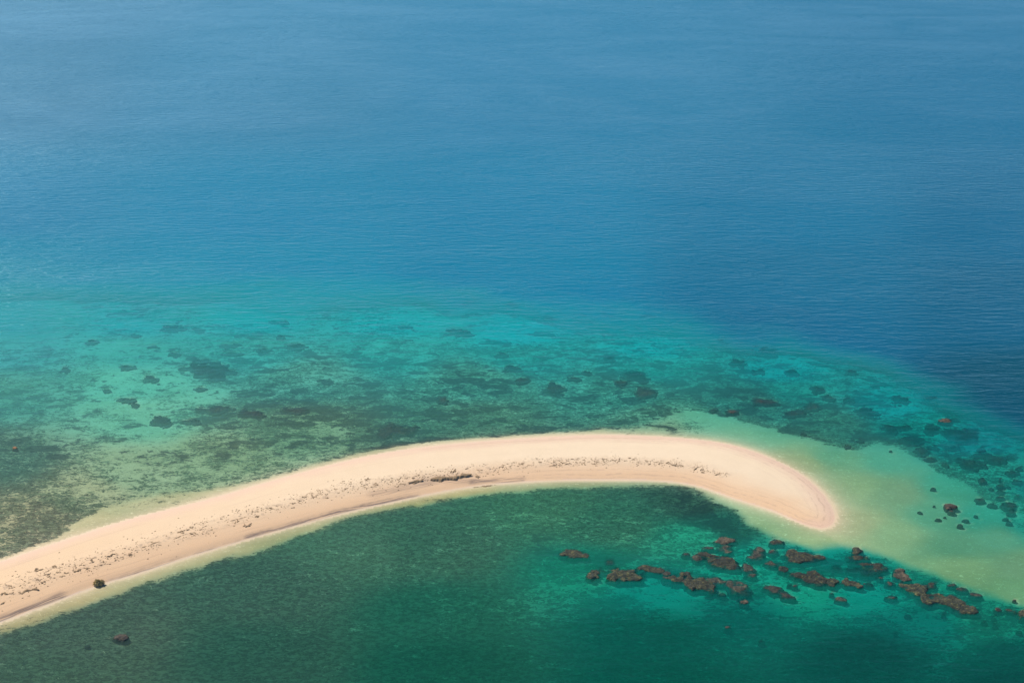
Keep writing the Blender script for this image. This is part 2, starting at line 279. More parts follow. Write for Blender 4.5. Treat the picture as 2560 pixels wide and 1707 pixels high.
def spit_material():
    t = NT("dry and wet beach sand")
    p = t.pos(); land = t.attr("land").outputs['Fac']; dl = t.attr("from_lagoon").outputs['Fac']; du = t.attr("from_sea").outputs['Fac']; al = t.attr("along").outputs['Fac']
    lines_v = t.n("ShaderNodeCombineXYZ", {0: t.math('MULTIPLY', al, .035), 1: t.math('MULTIPLY', t.math('SUBTRACT', dl, t.math('MULTIPLY', t.noise(p, .12, 2), 1.2)), 1.0), 2: 0.0}).outputs[0]
    ln = t.noise(lines_v, 2.6, 4, .6)
    lv2 = t.n("ShaderNodeCombineXYZ", {0: t.math('MULTIPLY', al, .03), 1: du, 2: 4.0}).outputs[0]
    ln2 = t.noise(lv2, 1.6, 4, .6)
    fine = t.noise(p, 6, 4, .7); mid = t.noise(p, .35, 4, .6)
    base = t.mix(mid, (.63, .485, .335), (.70, .55, .39))
    base = t.mix(t.map(al, 25, 150), base, (.655, .435, .255))
    # moister, more orange flank on the lagoon side, pinkish swash on the seaward side
    wob = t.math('MULTIPLY', t.math('SUBTRACT', t.noise(p, .25, 3), .5), 2.5)
    flank = t.map(t.math('ADD', dl, wob), 6.5, .8)
    base = t.mix(t.math('MULTIPLY', flank, .85), base, (.615, .395, .235))
    base = t.mix(t.math('MULTIPLY', t.map(t.math('ADD', du, wob), 3.4, .4), .75), base, (.60, .405, .30))
    base = t.mix(t.math('MULTIPLY', t.math('MULTIPLY', t.map(ln, .54, .66), t.map(dl, 7, 1)), .24), base, (.36, .235, .16))
    base = t.mix(t.math('MULTIPLY', t.math('MULTIPLY', t.map(ln2, .56, .64), t.map(du, 7, .6)), .30), base, (.46, .31, .22))
    base = t.mix(t.math('MULTIPLY', t.map(fine, .45, .75), .16), base, (.42, .31, .22))
    tip = t.map(al, 62, 30); wl = t.math('MULTIPLY', t.math('SUBTRACT', t.noise(p, .22, 3), .5), 1.6)
    for at_, wd_, k_ in ((1.15, .22, .5), (2.1, .16, .35), (.45, .2, .3)):
        dline = t.math('ABSOLUTE', t.math('SUBTRACT', t.math('ADD', land, wl), at_))
        base = t.mix(t.math('MULTIPLY', t.math('MULTIPLY', t.map(dline, wd_, .02), t.math('MULTIPLY', tip, t.map(t.noise(p, .9, 4, .7), .40, .62))), k_), base, (.40, .27, .19))
    # trampled and pitted band of sand where the drift weed lies
    band = t.attr("driftline").outputs['Fac']
    pit = t.map(t.noise(p, 1.5, 4, .7, .8), .53, .64)
    base = t.mix(t.math('MULTIPLY', t.math('MULTIPLY', band, pit), .6), base, (.33, .235, .165))
    # sodden weedy sand at the foot of the beach
    wd = t.attr("sodden").outputs['Fac']
    sod = t.math('MULTIPLY', wd, t.map(t.noise(lines_v, 5.0, 4, .65), .38, .56), clamp=True)
    base = t.mix(t.math('MULTIPLY', sod, .85), base, (.135, .095, .085))
    # submerged edge keeps the seabed's sand
    base = t.mix(t.map(land, .25, -.1), base, (.62, .47, .33))
    h = t.math('MULTIPLY_ADD', band, t.math('MULTIPLY', t.noise(p, 1.5, 4, .7, .8), 1.0), t.math('MULTIPLY', fine, .12))
    bmp = t.n("ShaderNodeBump", {'Height': h, 'Strength': .55, 'Distance': .14})
    b = t.n("ShaderNodeBsdfPrincipled", {'Base Color': base, 'Roughness': t.map(land, .1, .8, .55, .95), 'Specular IOR Level': .2, 'Normal': bmp.outputs[0]})
    t.t.links.new(b.outputs[0], t.out.inputs[0]); return t.m
def water_material():
    t = NT("sea water")
    tint = t.attr("tint").outputs['Color']; body = t.attr("body").outputs['Color']; turb = t.attr("turbid").outputs['Fac']; chop = t.attr("chop").outputs['Fac']
    # crests run across the view, the wind drives them from behind the camera
    a = t.noise(t.pos(.26, 1.0, 1, R(3)), .8, 3, .55, .5)
    b_ = t.noise(t.pos(.42, 1.0, 1, R(-9)), 1.9, 3, .6, .4)
    c_ = t.noise(t.pos(.5, 1.0, 1, R(6)), .11, 3, .5, .3)
    h = t.math('MULTIPLY_ADD', a, .62, t.math('MULTIPLY_ADD', b_, .20, t.math('MULTIPLY', c_, .6)))
    gust = t.map(t.noise(t.pos(.5, 1, 1), .012, 4, .6), .35, .65, .75, 1.15)
    st = t.math('MULTIPLY', t.math('MULTIPLY', chop, gust), 1.0)
    bmp = t.n("ShaderNodeBump", {'Height': h, 'Strength': st, 'Distance': .78})
    bmd = t.n("ShaderNodeBump", {'Height': h, 'Strength': t.math('MULTIPLY', st, .8), 'Distance': .5})
    wind = t.map(t.math('MULTIPLY_ADD', t.noise(t.pos(.7, 1, 1, R(-14)), .011, 6, .66, 1.2), .85, t.math('MULTIPLY', t.noise(t.pos(.5, 1, 1, R(5)), .05, 5, .65), .15)), .36, .64, .80, 1.22)
    fr = t.n("ShaderNodeFresnel", {'IOR': 1.333, 'Normal': bmp.outputs[0]}).outputs[0]
    gl = t.n("ShaderNodeBsdfGlossy", {'Color': (.58, .86, .97, 1), 'Roughness': .24, 'Normal': bmp.outputs[0]})
    df = t.n("ShaderNodeBsdfDiffuse", {'Color': body, 'Normal': bmd.outputs[0]})
    tr = t.n("ShaderNodeBsdfTransparent", {'Color': tint})
    m1 = t.n("ShaderNodeMixShader", {0: turb, 1: tr.outputs[0], 2: df.outputs[0]})
    m2 = t.n("ShaderNodeMixShader", {0: t.math('MULTIPLY', t.math('POWER', t.math('SUBTRACT', t.math('MINIMUM', fr, .7), .018, clamp=True), 1.2), t.math('MULTIPLY', wind, 1.12)), 1: m1.outputs[0], 2: gl.outputs[0]})
    t.t.links.new(m2.outputs[0], t.out.inputs[0]); return t.m

# ------------------------------------------------------------------ seabed, sand spit, sea
Hc = (H[:-1, :-1]+H[1:, :-1]+H[:-1, 1:]+H[1:, 1:])/4
inner = (sd_spit > -.7); innerc = inner[:-1, :-1] & inner[1:, :-1] & inner[:-1, 1:] & inner[1:, 1:]
MAT_BED, MAT_SPIT, MAT_SEA = seabed_material(), spit_material(), water_material()
tag(grid_mesh("seabed", X, Y, H, MAT_BED, ~innerc, {"cover": cov, "blotch": blotch}), kind="structure")
# drift line runs along the crest of the spit, traced
DRIFT = [(-200,1420),(0,1358),(100,1322),(200,1292),(300,1262),(400,1230),(500,1200),(600,1172),(700,1142),(800,1117),(900,1102),(1000,1088),(1100,1076),(1200,1064),(1300,1058),(1400,1055),(1500,1058),(1580,1066),(1660,1088)]
DR = poly(smooth_poly(DRIFT), .5)
dD, sD = seg_dist(X, Y, DR)
wid = np.interp(sD, [0, 40, 90, 130, 200], [2.3, 1.9, 1.4, 1.2, .8])
drift = sstep(wid*1.1, wid*.4, dD+.35*jx)
sod = np.zeros_like(X)
for pts, w, k in (([(-200,1496),(0,1426),(100,1389),(140,1372)], .8, 1.0), ([(0,1445),(60,1422),(130,1398)], .7, .7), ([(240,1339),(403,1287),(571,1237)], .35, .9), ([(571,1234),(705,1198),(790,1174),(900,1150),(960,1139)], .5, 1), ([(860,1140),(940,1122),(1010,1106),(1080,1104)], 1.1, .55), ([(1080,1108),(1160,1103),(1200,1101)], .45, 1)):
    d_, _ = seg_dist(X, Y, poly(pts)); sod = np.maximum(sod, k*sstep(w*1.3, w*.3, d_+.15*jx))
tag(grid_mesh("sand_spit", X, Y, H, MAT_SPIT, innerc, {"land": sd_spit, "from_lagoon": np.where(isin, dL, -dL), "from_sea": np.where(isin, dU, -dU), "along": sL, "driftline": drift, "sodden": sod}), kind="structure")
TOP = np.full(X.shape, -99.0)       # highest reef surface under each point of the sea

#OBJECTS#
# ------------------------------------------------------------------ coral outcrops
def coral_material(name, dark, mid, tip, var=.5):
    t = NT(name); p = t.pos()
    r = t.n("ShaderNodeObjectInfo").outputs['Random']
    n1 = t.noise(p, .55, 4, .6); n2 = t.noise(p, 2.6, 5, .7, .8)
    c = t.mix(t.map(n1, .35, .65), dark, mid)
    n3 = t.noise(p, 1.5, 5, .72, 1.2)
    c = t.mix(t.math('MULTIPLY', t.map(n2, .52, .68), .5), c, tip)
    c = t.mix(t.math('MULTIPLY', t.map(n3, .53, .63), .75), c, tip)
    c = t.mix(t.math('MULTIPLY', t.map(n3, .46, .38), .6), c, tuple(x*.45 for x in dark))
    pits = t.n("ShaderNodeTexVoronoi", {'Vector': p, 'Scale': 2.3}).outputs['Distance']
    c = t.mix(t.math('MULTIPLY', t.map(pits, .5, .8), .5), c, tuple(x*.4 for x in dark))
    c = t.n("ShaderNodeHueSaturation", {'Color': c, 'Value': t.map(r, 0, 1, 1-var*.4, 1+var*.5, False), 'Hue': t.map(r, 0, 1, .496, .510, False)}).outputs[0]
    b = t.n("ShaderNodeBump", {'Height': n2, 'Strength': 1.0, 'Distance': .28})
    s = t.n("ShaderNodeBsdfPrincipled", {'Base Color': c, 'Roughness': .75, 'Specular IOR Level': .25, 'Normal': b.outputs[0]})
    t.t.links.new(s.outputs[0], t.out.inputs[0]); return t.m
MAT_DRY = coral_material("brown exposed reef rock", (.024, .027, .015), (.044, .041, .022), (.135, .118, .042))
MAT_RED = coral_material("reddish brown coral rock", (.046, .036, .023), (.080, .056, .035), (.15, .105, .065))
MAT_SUB = coral_material("submerged coral", (.034, .034, .023), (.054, .049, .032), (.115, .105, .060))
MAT_ORANGE = coral_material("orange coral rock", (.30, .13, .05), (.40, .19, .08), (.5, .3, .14))
CROP = {'A': (850, 650, .36565), 'B': (1700, 650, .36565), 'C': (0, 1147, .36565), 'D': (850, 1147, .36565), 'E': (1700, 1147, .36565), 'L': (0, 650, .36565),
        'F': (2200, 1180, .15306), 'G': (2200, 1000, .15306), 'H': (1880, 1320, .17857), 'I': (1380, 1340, .22109), 'J': (2200, 1400, .15306)}
def outcrop(name, crop, ells, ztop, mat, rough=.12, seed=0):
    ox, oy, k = CROP[crop]; es = []
    for e in ells:
        cx, cy, w, h = e[:4]; rot = R(e[4]) if len(e) > 4 else 0
        es.append(((ox+cx*k)*.91875, (oy+cy*k)*.91875, w*k*.91875/2, h*k*.91875/2, rot))
    ex = []
    for cx, cy, a, b, rot in es:
        for th in np.linspace(0, 2*math.pi, 16, endpoint=False):
            x, y = a*1.35*math.cos(th), b*1.35*math.sin(th)
            ex.append((cx+x*math.cos(rot)-y*math.sin(rot), cy+x*math.sin(rot)+y*math.cos(rot)))
    P = poly(ex, ztop); x0, y0 = P.min(0)-.3; x1, y1 = P.max(0)+.3
    st = min(max(max(x1-x0, y1-y0)/46, .07), .22)
    gx = np.arange(x0, x1, st); gy = np.arange(y0, y1, st); xx, yy = np.meshgrid(gx, gy)
    u, v = survey(xx, yy, ztop+0*xx); F = np.full(xx.shape, -9.)
    for cx, cy, a, b, rot in es:
        dx, dy = u-cx, v-cy; lx = (dx*math.cos(rot)+dy*math.sin(rot))/a; ly = (-dx*math.sin(rot)+dy*math.cos(rot))/b
        F = np.maximum(F, 1-np.hypot(lx, ly))
    sz = max(x1-x0, 1.)
    F = F+fbm(xx/(sz*.13+.3), yy/(sz*.11+.25), 5, seed)*(.85 if name == 'coral_patch' else .62)
    if ztop > 0: ztop = .02+ztop*.35
    H0 = float(height(np.array(P[:, 0].mean()), np.array(P[:, 1].mean())))
    if name == 'coral_patch': ztop = min(H0+.22, -.10)
    elif ztop < 0: ztop = min(max(ztop, H0+.22), -.03) if ztop > -.3 else max(ztop, H0+.35)
    cxm, cym = float(P[:, 0].mean()), float(P[:, 1].mean())
    base = height(xx, yy)-.25
    base = np.minimum(base, ztop-.35)
    up = sstep(-.08, .26, F)
    rug = (fbm(xx/.7, yy/.55, 4, seed+5))*rough*1.25 + np.abs(fbm(xx/1.8, yy/1.5, 3, seed+3))*rough*1.1-rough*.3
    Z = base+(ztop-base)*up + rug*.8*sstep(.0, .35, F) + .07*sstep(.2, .9, F)
    m_ = (X > x0) & (X < x1) & (Y > y0) & (Y < y1)
    ii = np.clip(((X[m_]-x0)/st).round().astype(int), 0, len(gx)-1); jj = np.clip(((Y[m_]-y0)/st).round().astype(int), 0, len(gy)-1)
    TOP[m_] = np.maximum(TOP[m_], np.where(F[jj, ii] > .04, Z[jj, ii], -99))
    keep = F > -.10; kc = keep[:-1, :-1] | keep[1:, :-1] | keep[:-1, 1:] | keep[1:, 1:]
    if not kc.any(): return None
    o = grid_mesh(name, xx-cxm, yy-cym, Z, mat, kc); o.location = (cxm, cym, 0); return o
ORD = ["leftmost", "second from left", "third from left", "fourth from left", "fifth from left", "sixth from left", "seventh from left", "eighth from left", "ninth from left", "tenth from left", "eleventh from left", "twelfth from left", "thirteenth from left", "fourteenth from left", "fifteenth from left", "sixteenth from left", "seventeenth from left", "eighteenth from left"]
NUM = ["zero", "one", "two", "three", "four", "five", "six", "seven", "eight", "nine", "ten", "eleven", "twelve", "thirteen", "fourteen", "fifteen", "sixteen", "seventeen", "eighteen"]
def named(crop, name, cat, ells, ztop, mat, label, rough=.12):
    global _sd
    if crop in 'IHJ': ells = [(e[0], e[1], e[2]*1.16, e[3]*1.18)+tuple(e[4:]) for e in ells]
    if crop in 'IHJ' and -.3 < ztop < 0: ztop = -.03
    o = outcrop(name, crop, ells, ztop, mat, rough, _sd); _sd += 1
    return tag(o, label, cat, "reef rocks and coral heads around the sand spit")
_sd = 11
def rowof(crop, items, ztop, mat, what, place, name="coral_rock", cat="coral", rough=.10):
    """a set of look-alikes, each told apart by its rank from the left"""
    global _sd
    items = sorted(items, key=lambda e: e[0]); n = len(items)
    for i, e in enumerate(items):
        o = outcrop(name, crop, [e], ztop if not isinstance(ztop, tuple) else ztop[0]+(ztop[1]-ztop[0])*random.random(), mat, rough, _sd); _sd += 1
        rank = ORD[i]+"" if i < n-1 else "rightmost"
        tag(o, "%s %s, %s" % (what, place, rank), cat, "%ss %s" % (what, place))
D_, R_, S_ = MAT_DRY, MAT_RED, MAT_SUB
K = "reef_rock"
# the reef ridge in the lagoon, left part
named('I', K, "rock", [(250,190,310,90,8),(150,185,120,50),(380,205,120,60)], .10, D_, "long low brown reef rock at the far left end of the lagoon ridge")
named('I', K, "rock", [(655,285,140,55)], -.10, S_, "small dark rock behind the gap between the two leftmost ridge rocks")
named('I', K, "rock", [(470,425,145,92)], .12, D_, "small round brown rock just left of the broad knobbly rock")
named('I', K, "rock", [(585,405,130,45)], -.30, S_, "dark sunken saddle joining the small round rock to the broad knobbly rock")
named('I', K, "rock", [(850,415,330,135,5),(700,430,150,80),(950,450,160,70)], .22, D_, "broad knobbly olive brown rock in open turquoise water left of the ridge", .2)
named('I', K, "rock", [(1050,345,180,60,4),(1190,378,190,70,5)], .04, D_, "narrow brown ridge rock leading right from behind the broad knobbly rock")
named('I', K, "rock", [(1290,420,110,52),(1270,465,80,50)], -.1, S_, "small purplish rock wedged at the right end of the narrow ridge rock")
named('I', K, "rock", [(1390,470,190,100),(1500,410,140,48)], .12, D_, "knobbly brown rock forming the left shoulder of the long lumpy ridge rock", .2)
named('I', K, "rock", [(1650,520,400,150,15),(1780,570,160,75),(1560,500,180,110)], .20, D_, "long lumpy brown ridge rock with mustard patches and a shadowed lower edge", .22)
named('I', K, "rock", [(1850,500,240,85,4)], -.15, S_, "grey green sunken rock behind the right end of the long lumpy rock")
named('I', K, "rock", [(2110,580,290,145,20),(2020,540,140,80)], -.12, S_, "dark smooth sunken rock closing the right end of the left ridge")
named('I', K, "rock", [(1930,650,85,38)], -.1, S_, "tiny black rock alone below the dark smooth sunken rock")
named('I', K, "rock", [(2170,735,105,58)], .0, R_, "small reddish rock alone in deep green water below the ridge")
named('I', K, "rock", [(1520,197,105,48)], -.05, S_, "small oval brown rock left of the pointed long reef patch")
named('I', K, "rock", [(1630,245,120,72,15)], -.2, S_, "small sunken rock between the oval rock and the pointed reef patch")
named('I', K, "rock", [(1770,210,240,62,15),(1950,290,390,145,8)], .03, D_, "pointed long brown reef patch in mid channel, tapering to the left", .16)
named('I', K, "rock", [(2220,370,170,115,20),(2260,430,120,60)], -.1, S_, "dark rock at the lower right end of the pointed reef patch")
named('I', K, "rock", [(1950,45,290,85)], .05, R_, "flat topped reddish brown rock below the weedy point of the lagoon shore")
named('I', K, "rock", [(1770,128,140,52)], -.1, S_, "small low brown rock just below left of the flat topped reddish rock")
named('I', K, "rock", [(1950,135,200,95)], -.2, S_, "dark sunken rock directly below the flat topped reddish rock")
# the reef ridge, middle part
named('H', K, "rock", [(325,195,215,90)], -.05, D_, "oval brown rock close under the edge of the pale sand shelf")
named('H', K, "rock", [(300,322,155,68)], -.1, S_, "small dark rock touching the left tip of the widest brown rock")
named('H', K, "rock", [(660,390,500,170,5),(560,310,180,62),(950,385,280,72,8)], .14, D_, "widest brown rock of the mid ridge with a long thin tail to the right", .16)
named('H', K, "rock", [(90,300,230,90),(80,390,250,125)], -.08, S_, "paired dark rocks left of the widest brown rock")
named('H', K, "rock", [(460,555,200,82)], .08, D_, "small neat oval orange brown rock below the widest brown rock")
named('H', K, "rock", [(290,495,200,62,10)], -.15, S_, "thin dark rock running into the small neat oval rock from the left")
named('H', K, "rock", [(880,690,330,175,12),(680,640,270,90,12)], .10, D_, "large dark knobbly rock at the front of the mid ridge", .2)
named('H', K, "rock", [(1120,735,200,100,8)], .06, D_, "low brown rock hugging the right side of the large dark knobbly rock")
named('H', K, "rock", [(1390,765,260,90,12),(1330,720,100,75),(1500,805,130,62)], .05, D_, "stepped brown rock right of a narrow channel in the mid ridge")
named('H', K, "rock", [(1640,775,160,58,5)], -.08, S_, "small dark rock just right of the stepped brown rock")
named('H', K, "rock", [(1465,305,165,100,12)], .06, D_, "blocky brown rock stuck in the notch of the pale sand shelf edge")
named('H', K, "rock", [(1500,420,360,75,8),(1560,500,330,90,10),(1720,555,300,140,12)], -.04, D_, "broad ragged greyish rock below the notch in the sand shelf", .16)
named('H', K, "rock", [(1190,560,160,62,5),(1420,600,380,80,12),(1620,665,280,90,12)], -.3, S_, "long greenish sunken reef strip below the broad ragged rock")
named('H', K, "rock", [(2110,650,260,125,3),(2070,575,180,55)], .10, R_, "isolated round rusty brown rock between ridge and sand shelf")
named('H', K, "rock", [(1800,690,82,38)], -.1, S_, "tiny black rock left of the isolated round rusty rock")
named('H', K, "rock", [(1950,955,145,62)], -.1, S_, "small oval purple brown rock in open turquoise below the right ridge")
named('H', K, "rock", [(1930,760,170,60)], -.15, S_, "small grey brown rock at the upper left tip of the longest ridge rock")
named('H', K, "rock", [(1265,985,160,75)], -.12, S_, "dark squarish rock in open turquoise below the stepped brown rock")
named('H', K, "rock", [(1120,905,80,32)], -.15, S_, "tiny flat dark rock above the dark squarish rock")
named('H', K, "rock", [(520,780,82,32),(600,802,75,42)], -.25, S_, "pair of tiny dark stones in the turquoise channel")
named('H', K, "rock", [(300,860,260,120,10),(480,930,230,92,12)], -.18, S_, "sunken dark green reef patch hanging below the turquoise channel")
# the reef ridge, right part
named('J', K, "rock", [(560,440,500,150,12),(640,500,340,130,5)], .10, D_, "brown knobbly head of the longest ridge rock", .2)
named('J', K, "rock", [(1120,640,720,190,14),(1400,760,380,180,12),(790,620,320,150,8)], .20, D_, "longest ridge rock ending in a blunt orange brown snout at right", .24)
named('J', K, "rock", [(850,400,165,95),(740,410,120,50)], -.05, D_, "dark round topped rock behind the middle of the longest ridge rock")
named('J', K, "rock", [(1160,395,160,62)], -.2, S_, "purplish sunken rock under the shelf edge, leftmost of three in a row")
named('J', K, "rock", [(1340,465,210,72,5)], -.2, S_, "purplish sunken rock under the shelf edge, middle of three in a row")
named('J', K, "rock", [(1560,555,230,82,8)], -.2, S_, "purplish sunken rock under the shelf edge, rightmost of three in a row")
named('J', K, "rock", [(1930,800,150,78)], -.05, R_, "small brown rock at the left end of the thin rock chain by the right edge")
named('J', K, "rock", [(2110,812,190,55,8),(2200,835,120,45,8)], -.05, D_, "thin curved rock in the chain running to the right edge")
named('J', K, "rock", [(2330,860,180,150)], .05, D_, "dark brown rock cut by the right edge of the photo above the corner")
rowof('J', [(1040,885,92,52),(460,900,150,62,8),(1715,1025,135,62),(1870,1065,105,52),(1860,940,115,50),(2270,1165,115,62),(255,1190,90,62),(2190,685,85,38)], (-.35,-.15), S_, "small dark sunken stone", "along the deep side of the right ridge", "coral_rock", "coral")
named('E', "coral_rock", "coral", [(330,1148,52,28)], -.05, R_, "tiny brown coral head alone in dark green water, upper of two")
named('E', "coral_rock", "coral", [(558,1247,56,22)], -.2, S_, "tiny flat dark coral head alone in dark green water, lower of two")
named('C', K, "rock", [(815,1212,105,48),(850,1212,60,40)], .12, R_, "flat reddish brown rock alone in the dark weed at lower left")
named('C', K, "rock", [(600,1275,62,20)], -.1, S_, "small dark stone just left of the flat reddish rock at lower left")
named('L', K, "rock", [(100,1275,42,20)], .10, MAT_ORANGE, "tiny orange rock near the left edge in shallow weed beyond the beach")
# the pale shoal on the right
named('F', "coral_rock", "coral", [(1160,540,215,100)], .10, R_, "round reddish brown coral head alone on pale sand at right")
named('F', "coral_rock", "coral", [(1170,635,135,55)], -.1, S_, "smaller dark coral head just below the round reddish one")
rowof('F', [(645,655,120,40,10),(940,772,125,42),(1310,855,120,55),(1395,775,140,38,8),(888,547,58,20),(870,255,105,28),(1570,705,95,25,15),(1060,720,80,20)], (-.3,-.1), S_, "small dark coral head", "scattered over the pale sand shoal")
rowof('F', [(1635,450,180,78,10),(1840,530,190,60,12),(2110,540,260,112,8),(2145,660,155,82,3),(1970,320,190,82,5),(1945,400,165,55),(1815,262,115,42),(2240,385,110,42),(2050,755,130,42),(2100,820,135,48),(1670,130,150,130,20),(1955,135,46,30),(2100,235,105,42,8),(1960,220,135,60),(2230,140,175,70,5)], (-.35,-.12), S_, "rounded brown coral head", "off the right of the pale shoal")
# the outer reef on the right
named('G', "coral_rock", "coral", [(1060,318,205,78,5)], .06, R_, "pink brown coral head breaking the surface in deep teal water at right")
named('G', "coral_patch", "coral", [(560,660,480,175,5),(480,620,200,110)], -.3, S_, "large flat brown coral patch at the corner of the pale shoal")
named('G', "coral_patch", "coral", [(1500,1070,440,180,8),(1300,990,260,80,6)], -.35, S_, "large dark coral patch between shoal and right edge, lower of the big ones")
named('G', "coral_patch", "coral", [(1750,920,450,125,6),(1900,1000,400,120,5)], -.5, S_, "broad two lobed coral patch near the right edge")
named('G', "coral_patch", "coral", [(1250,600,680,240,8),(850,560,320,120,4)], -.8, S_, "largest dark teal coral patch below the pink brown coral head")
rowof('G', [(680,870,260,155,10),(830,1000,220,80,5),(2125,935,115,72),(850,465,235,70),(1210,780,260,85,5),(1660,810,165,62),(870,780,210,60,6),(1060,880,140,60),(1080,1085,190,50,10),(190,530,200,92,8),(370,460,280,80),(2150,1190,225,82,8),(2250,1120,160,60)], (-.6,-.3), S_, "medium dark coral patch", "on the outer reef at right", "coral_patch")
named('G', "coral_patch", "coral", [(1200,200,280,85,3)], -2.0, S_, "deep faint coral patch just above the pink brown coral head")
named('G', "coral_patch", "coral", [(1190,365,170,70,3)], -.9, S_, "dark coral patch touching the lower right of the pink brown coral head")
# the outer reef behind the spit
P_ = "coral_patch"
rowof('B', [(275,590,150,55,4),(620,645,220,55,8),(935,900,115,62,8),(1010,950,125,45,5),(1145,975,95,40),(1170,785,105,30),(1500,960,155,72,5),(1695,970,125,30),(560,980,210,50,5),(790,1060,210,60),(400,710,115,60,5),(540,770,95,40),(770,780,95,55),(900,1030,125,55),(1290,1060,190,70,6),(1430,1160,110,50,4)], (-.9,-.45), S_, "dark coral patch", "in the reef belt behind the spit's hook", P_)
rowof('B', [(1145,1270,66,32),(230,1025,82,32),(350,1045,95,35),(1240,1230,72,26),(845,1187,50,16),(1440,1300,30,9)], (-.4,-.15), S_, "small coral head", "fringing the pale shelf behind the hook")
rowof('A', [(900,335,200,75,8),(840,510,250,60,4),(1170,350,130,42,4),(1360,300,110,28,5),(1950,310,125,25),(1420,435,130,32,6),(1640,455,190,32,2),(1640,410,110,20),(1845,430,150,45,6),(2090,430,150,42,3),(1370,515,200,32,3),(450,470,110,20,2)], (-1.5,-.9), S_, "faint blue grey coral patch", "in the turquoise band", P_)
rowof('A', [(1180,750,150,60),(1470,895,170,92,8),(2030,800,175,92,10),(2080,920,175,92,8),(715,980,85,50),(1690,785,85,30),(1600,815,135,35,5),(1240,835,105,40),(1110,655,95,35),(1920,855,95,45),(1840,690,90,35)], (-.7,-.35), S_, "dark mauve coral patch", "on the central reef flat", P_)
named('A', P_, "coral", [(380,1160,300,80,0),(300,1190,140,70)], -.2, S_, "wide mauve brown coral patch close behind the beach")
rowof('L', [(630,565,100,33),(1195,645,90,33),(1900,425,170,30,3),(880,740,110,36),(730,895,80,22),(870,965,130,36),(1180,465,170,42),(1050,600,80,18),(930,525,70,22),(1370,895,100,32),(1570,590,150,34),(1590,650,190,26),(1800,630,120,45),(2020,600,150,42),(930,1005,70,28),(450,760,80,36),(1920,530,60,36)], (-.8,-.4), S_, "small dark coral patch", "on the reef flat at left", P_)
rowof('L', [(1430,750,320,115,5),(1500,1030,260,60,3),(1720,1055,200,55,2),(2000,1035,240,45,2),(1100,1110,170,85,10),(1310,1115,140,38),(1040,825,120,50,8)], (-.6,-.3), S_, "wide mauve coral patch", "on the reef flat at left", P_)

# ------------------------------------------------------------------ drift weed on the sand
def weed_material():
    t = NT("dried seaweed"); p = t.pos(); n = t.noise(p, 9, 4, .7)
    c = t.mix(n, (.20, .125, .065), (.34, .235, .14))
    s = t.n("ShaderNodeBsdfPrincipled", {'Base Color': c, 'Roughness': .95, 'Specular IOR Level': .1})
    t.t.links.new(s.outputs[0], t.out.inputs[0]); return t.m
MAT_WEED = weed_material()
def clump_mesh(seed, n=5, size=1.0):
    r = np.random.RandomState(seed); g = np.linspace(-1.1, 1.1, 24); xx, yy = np.meshgrid(g, g); F = np.full(xx.shape, -9.)
    for k in range(n):
        cx, cy = r.uniform(-.55, .55, 2)*(1, .45); a, b = r.uniform(.2, .6), r.uniform(.08, .2); th = r.uniform(-.6, .6)
        lx = ((xx-cx)*math.cos(th)+(yy-cy)*math.sin(th))/a; ly = (-(xx-cx)*math.sin(th)+(yy-cy)*math.cos(th))/b
        F = np.maximum(F, 1-np.hypot(lx, ly))
    F = F+fbm(xx*4, yy*4, 3, seed)*.45
    Z = -.08+.24*sstep(-.05, .7, F)+.07*fbm(xx*6, yy*6, 2, seed+1)*(F > 0)
    keep = F > -.05; kc = keep[:-1, :-1] & keep[1:, :-1] & keep[:-1, 1:] & keep[1:, 1:]
    o = grid_mesh("seaweed_clump", xx*size, yy*size, Z*size, MAT_WEED, kc); return o
protos = [clump_mesh(100+k, 3+k % 4) for k in range(12)]
used = [False]*12
def clump(u, v, w, k, label, group="dried seaweed clumps along the drift line", z=.5):
    x, y = ground(u, v, z); x, y = float(x), float(y)
    z = float(height(np.array(x), np.array(y)))
    x, y = ground(u, v, z); x, y = float(x), float(y); z = float(height(np.array(x), np.array(y)))
    if used[k]: o = protos[k].copy(); COL.objects.link(o)
    else: o = protos[k]; used[k] = True
    o.location = (x, y, z); o.scale = (w, w*random.uniform(.7, 1.3), w*random.uniform(.6, 1.0)); o.rotation_euler = (0, 0, random.gauss(.15, .45))
    return tag(o, label, "seaweed", group)
SEG = [(0, 300, "on left end beach"), (300, 640, "on left middle beach"), (640, 960, "on middle beach"), (960, 1330, "past the long dark heap"), (1330, 1700, "on far right beach")]
Dp = smooth_poly(DRIFT); dv = lambda u: float(np.interp(u, Dp[:, 0], Dp[:, 1]))
n = 0; tries = 0
CL = []
while n < 225 and tries < 6000:
    tries += 1
    u = random.uniform(0, 1662)
    if vnoise(np.array(u/26.), np.array(.5), 3) < random.uniform(.15, .85): continue
    sprd = np.interp(u, [0, 300, 640, 1000, 1300, 1680], [22, 17, 11, 11, 8, 5])
    v = dv(u)+random.gauss(0, 1)*sprd*.52 + (sprd*.5 if random.random() < .35 else 0)
    if 985 < u < 1095 and v > dv(u)+2: continue
    w = float(np.interp(u, [0, 400, 1700], [.52, .42, .38]))*random.choice([.55, .7, .85, 1.0, 1.35])
    CL.append((u, v, w)); n += 1
def nth(k): return "%d%s" % (k, "th" if 10 < k % 100 < 14 else {1: "st", 2: "nd", 3: "rd"}.get(k % 10, "th"))
CL.sort(); cnt = {}
for u, v, w in CL:
    seg = [s_ for s_ in SEG if s_[0] <= u <= s_[1]][0][2]; side = "seaward" if v < dv(u) else "lagoon"; big = "tiny" if w < .3 else ("small" if w < .42 else "larger")
    key = (seg, side, big); cnt[key] = cnt.get(key, 0)+1
    clump(u, v, w, random.randrange(12), "%s brown seaweed clump %s, %s side, %s from left" % (big, seg, side, nth(cnt[key])))
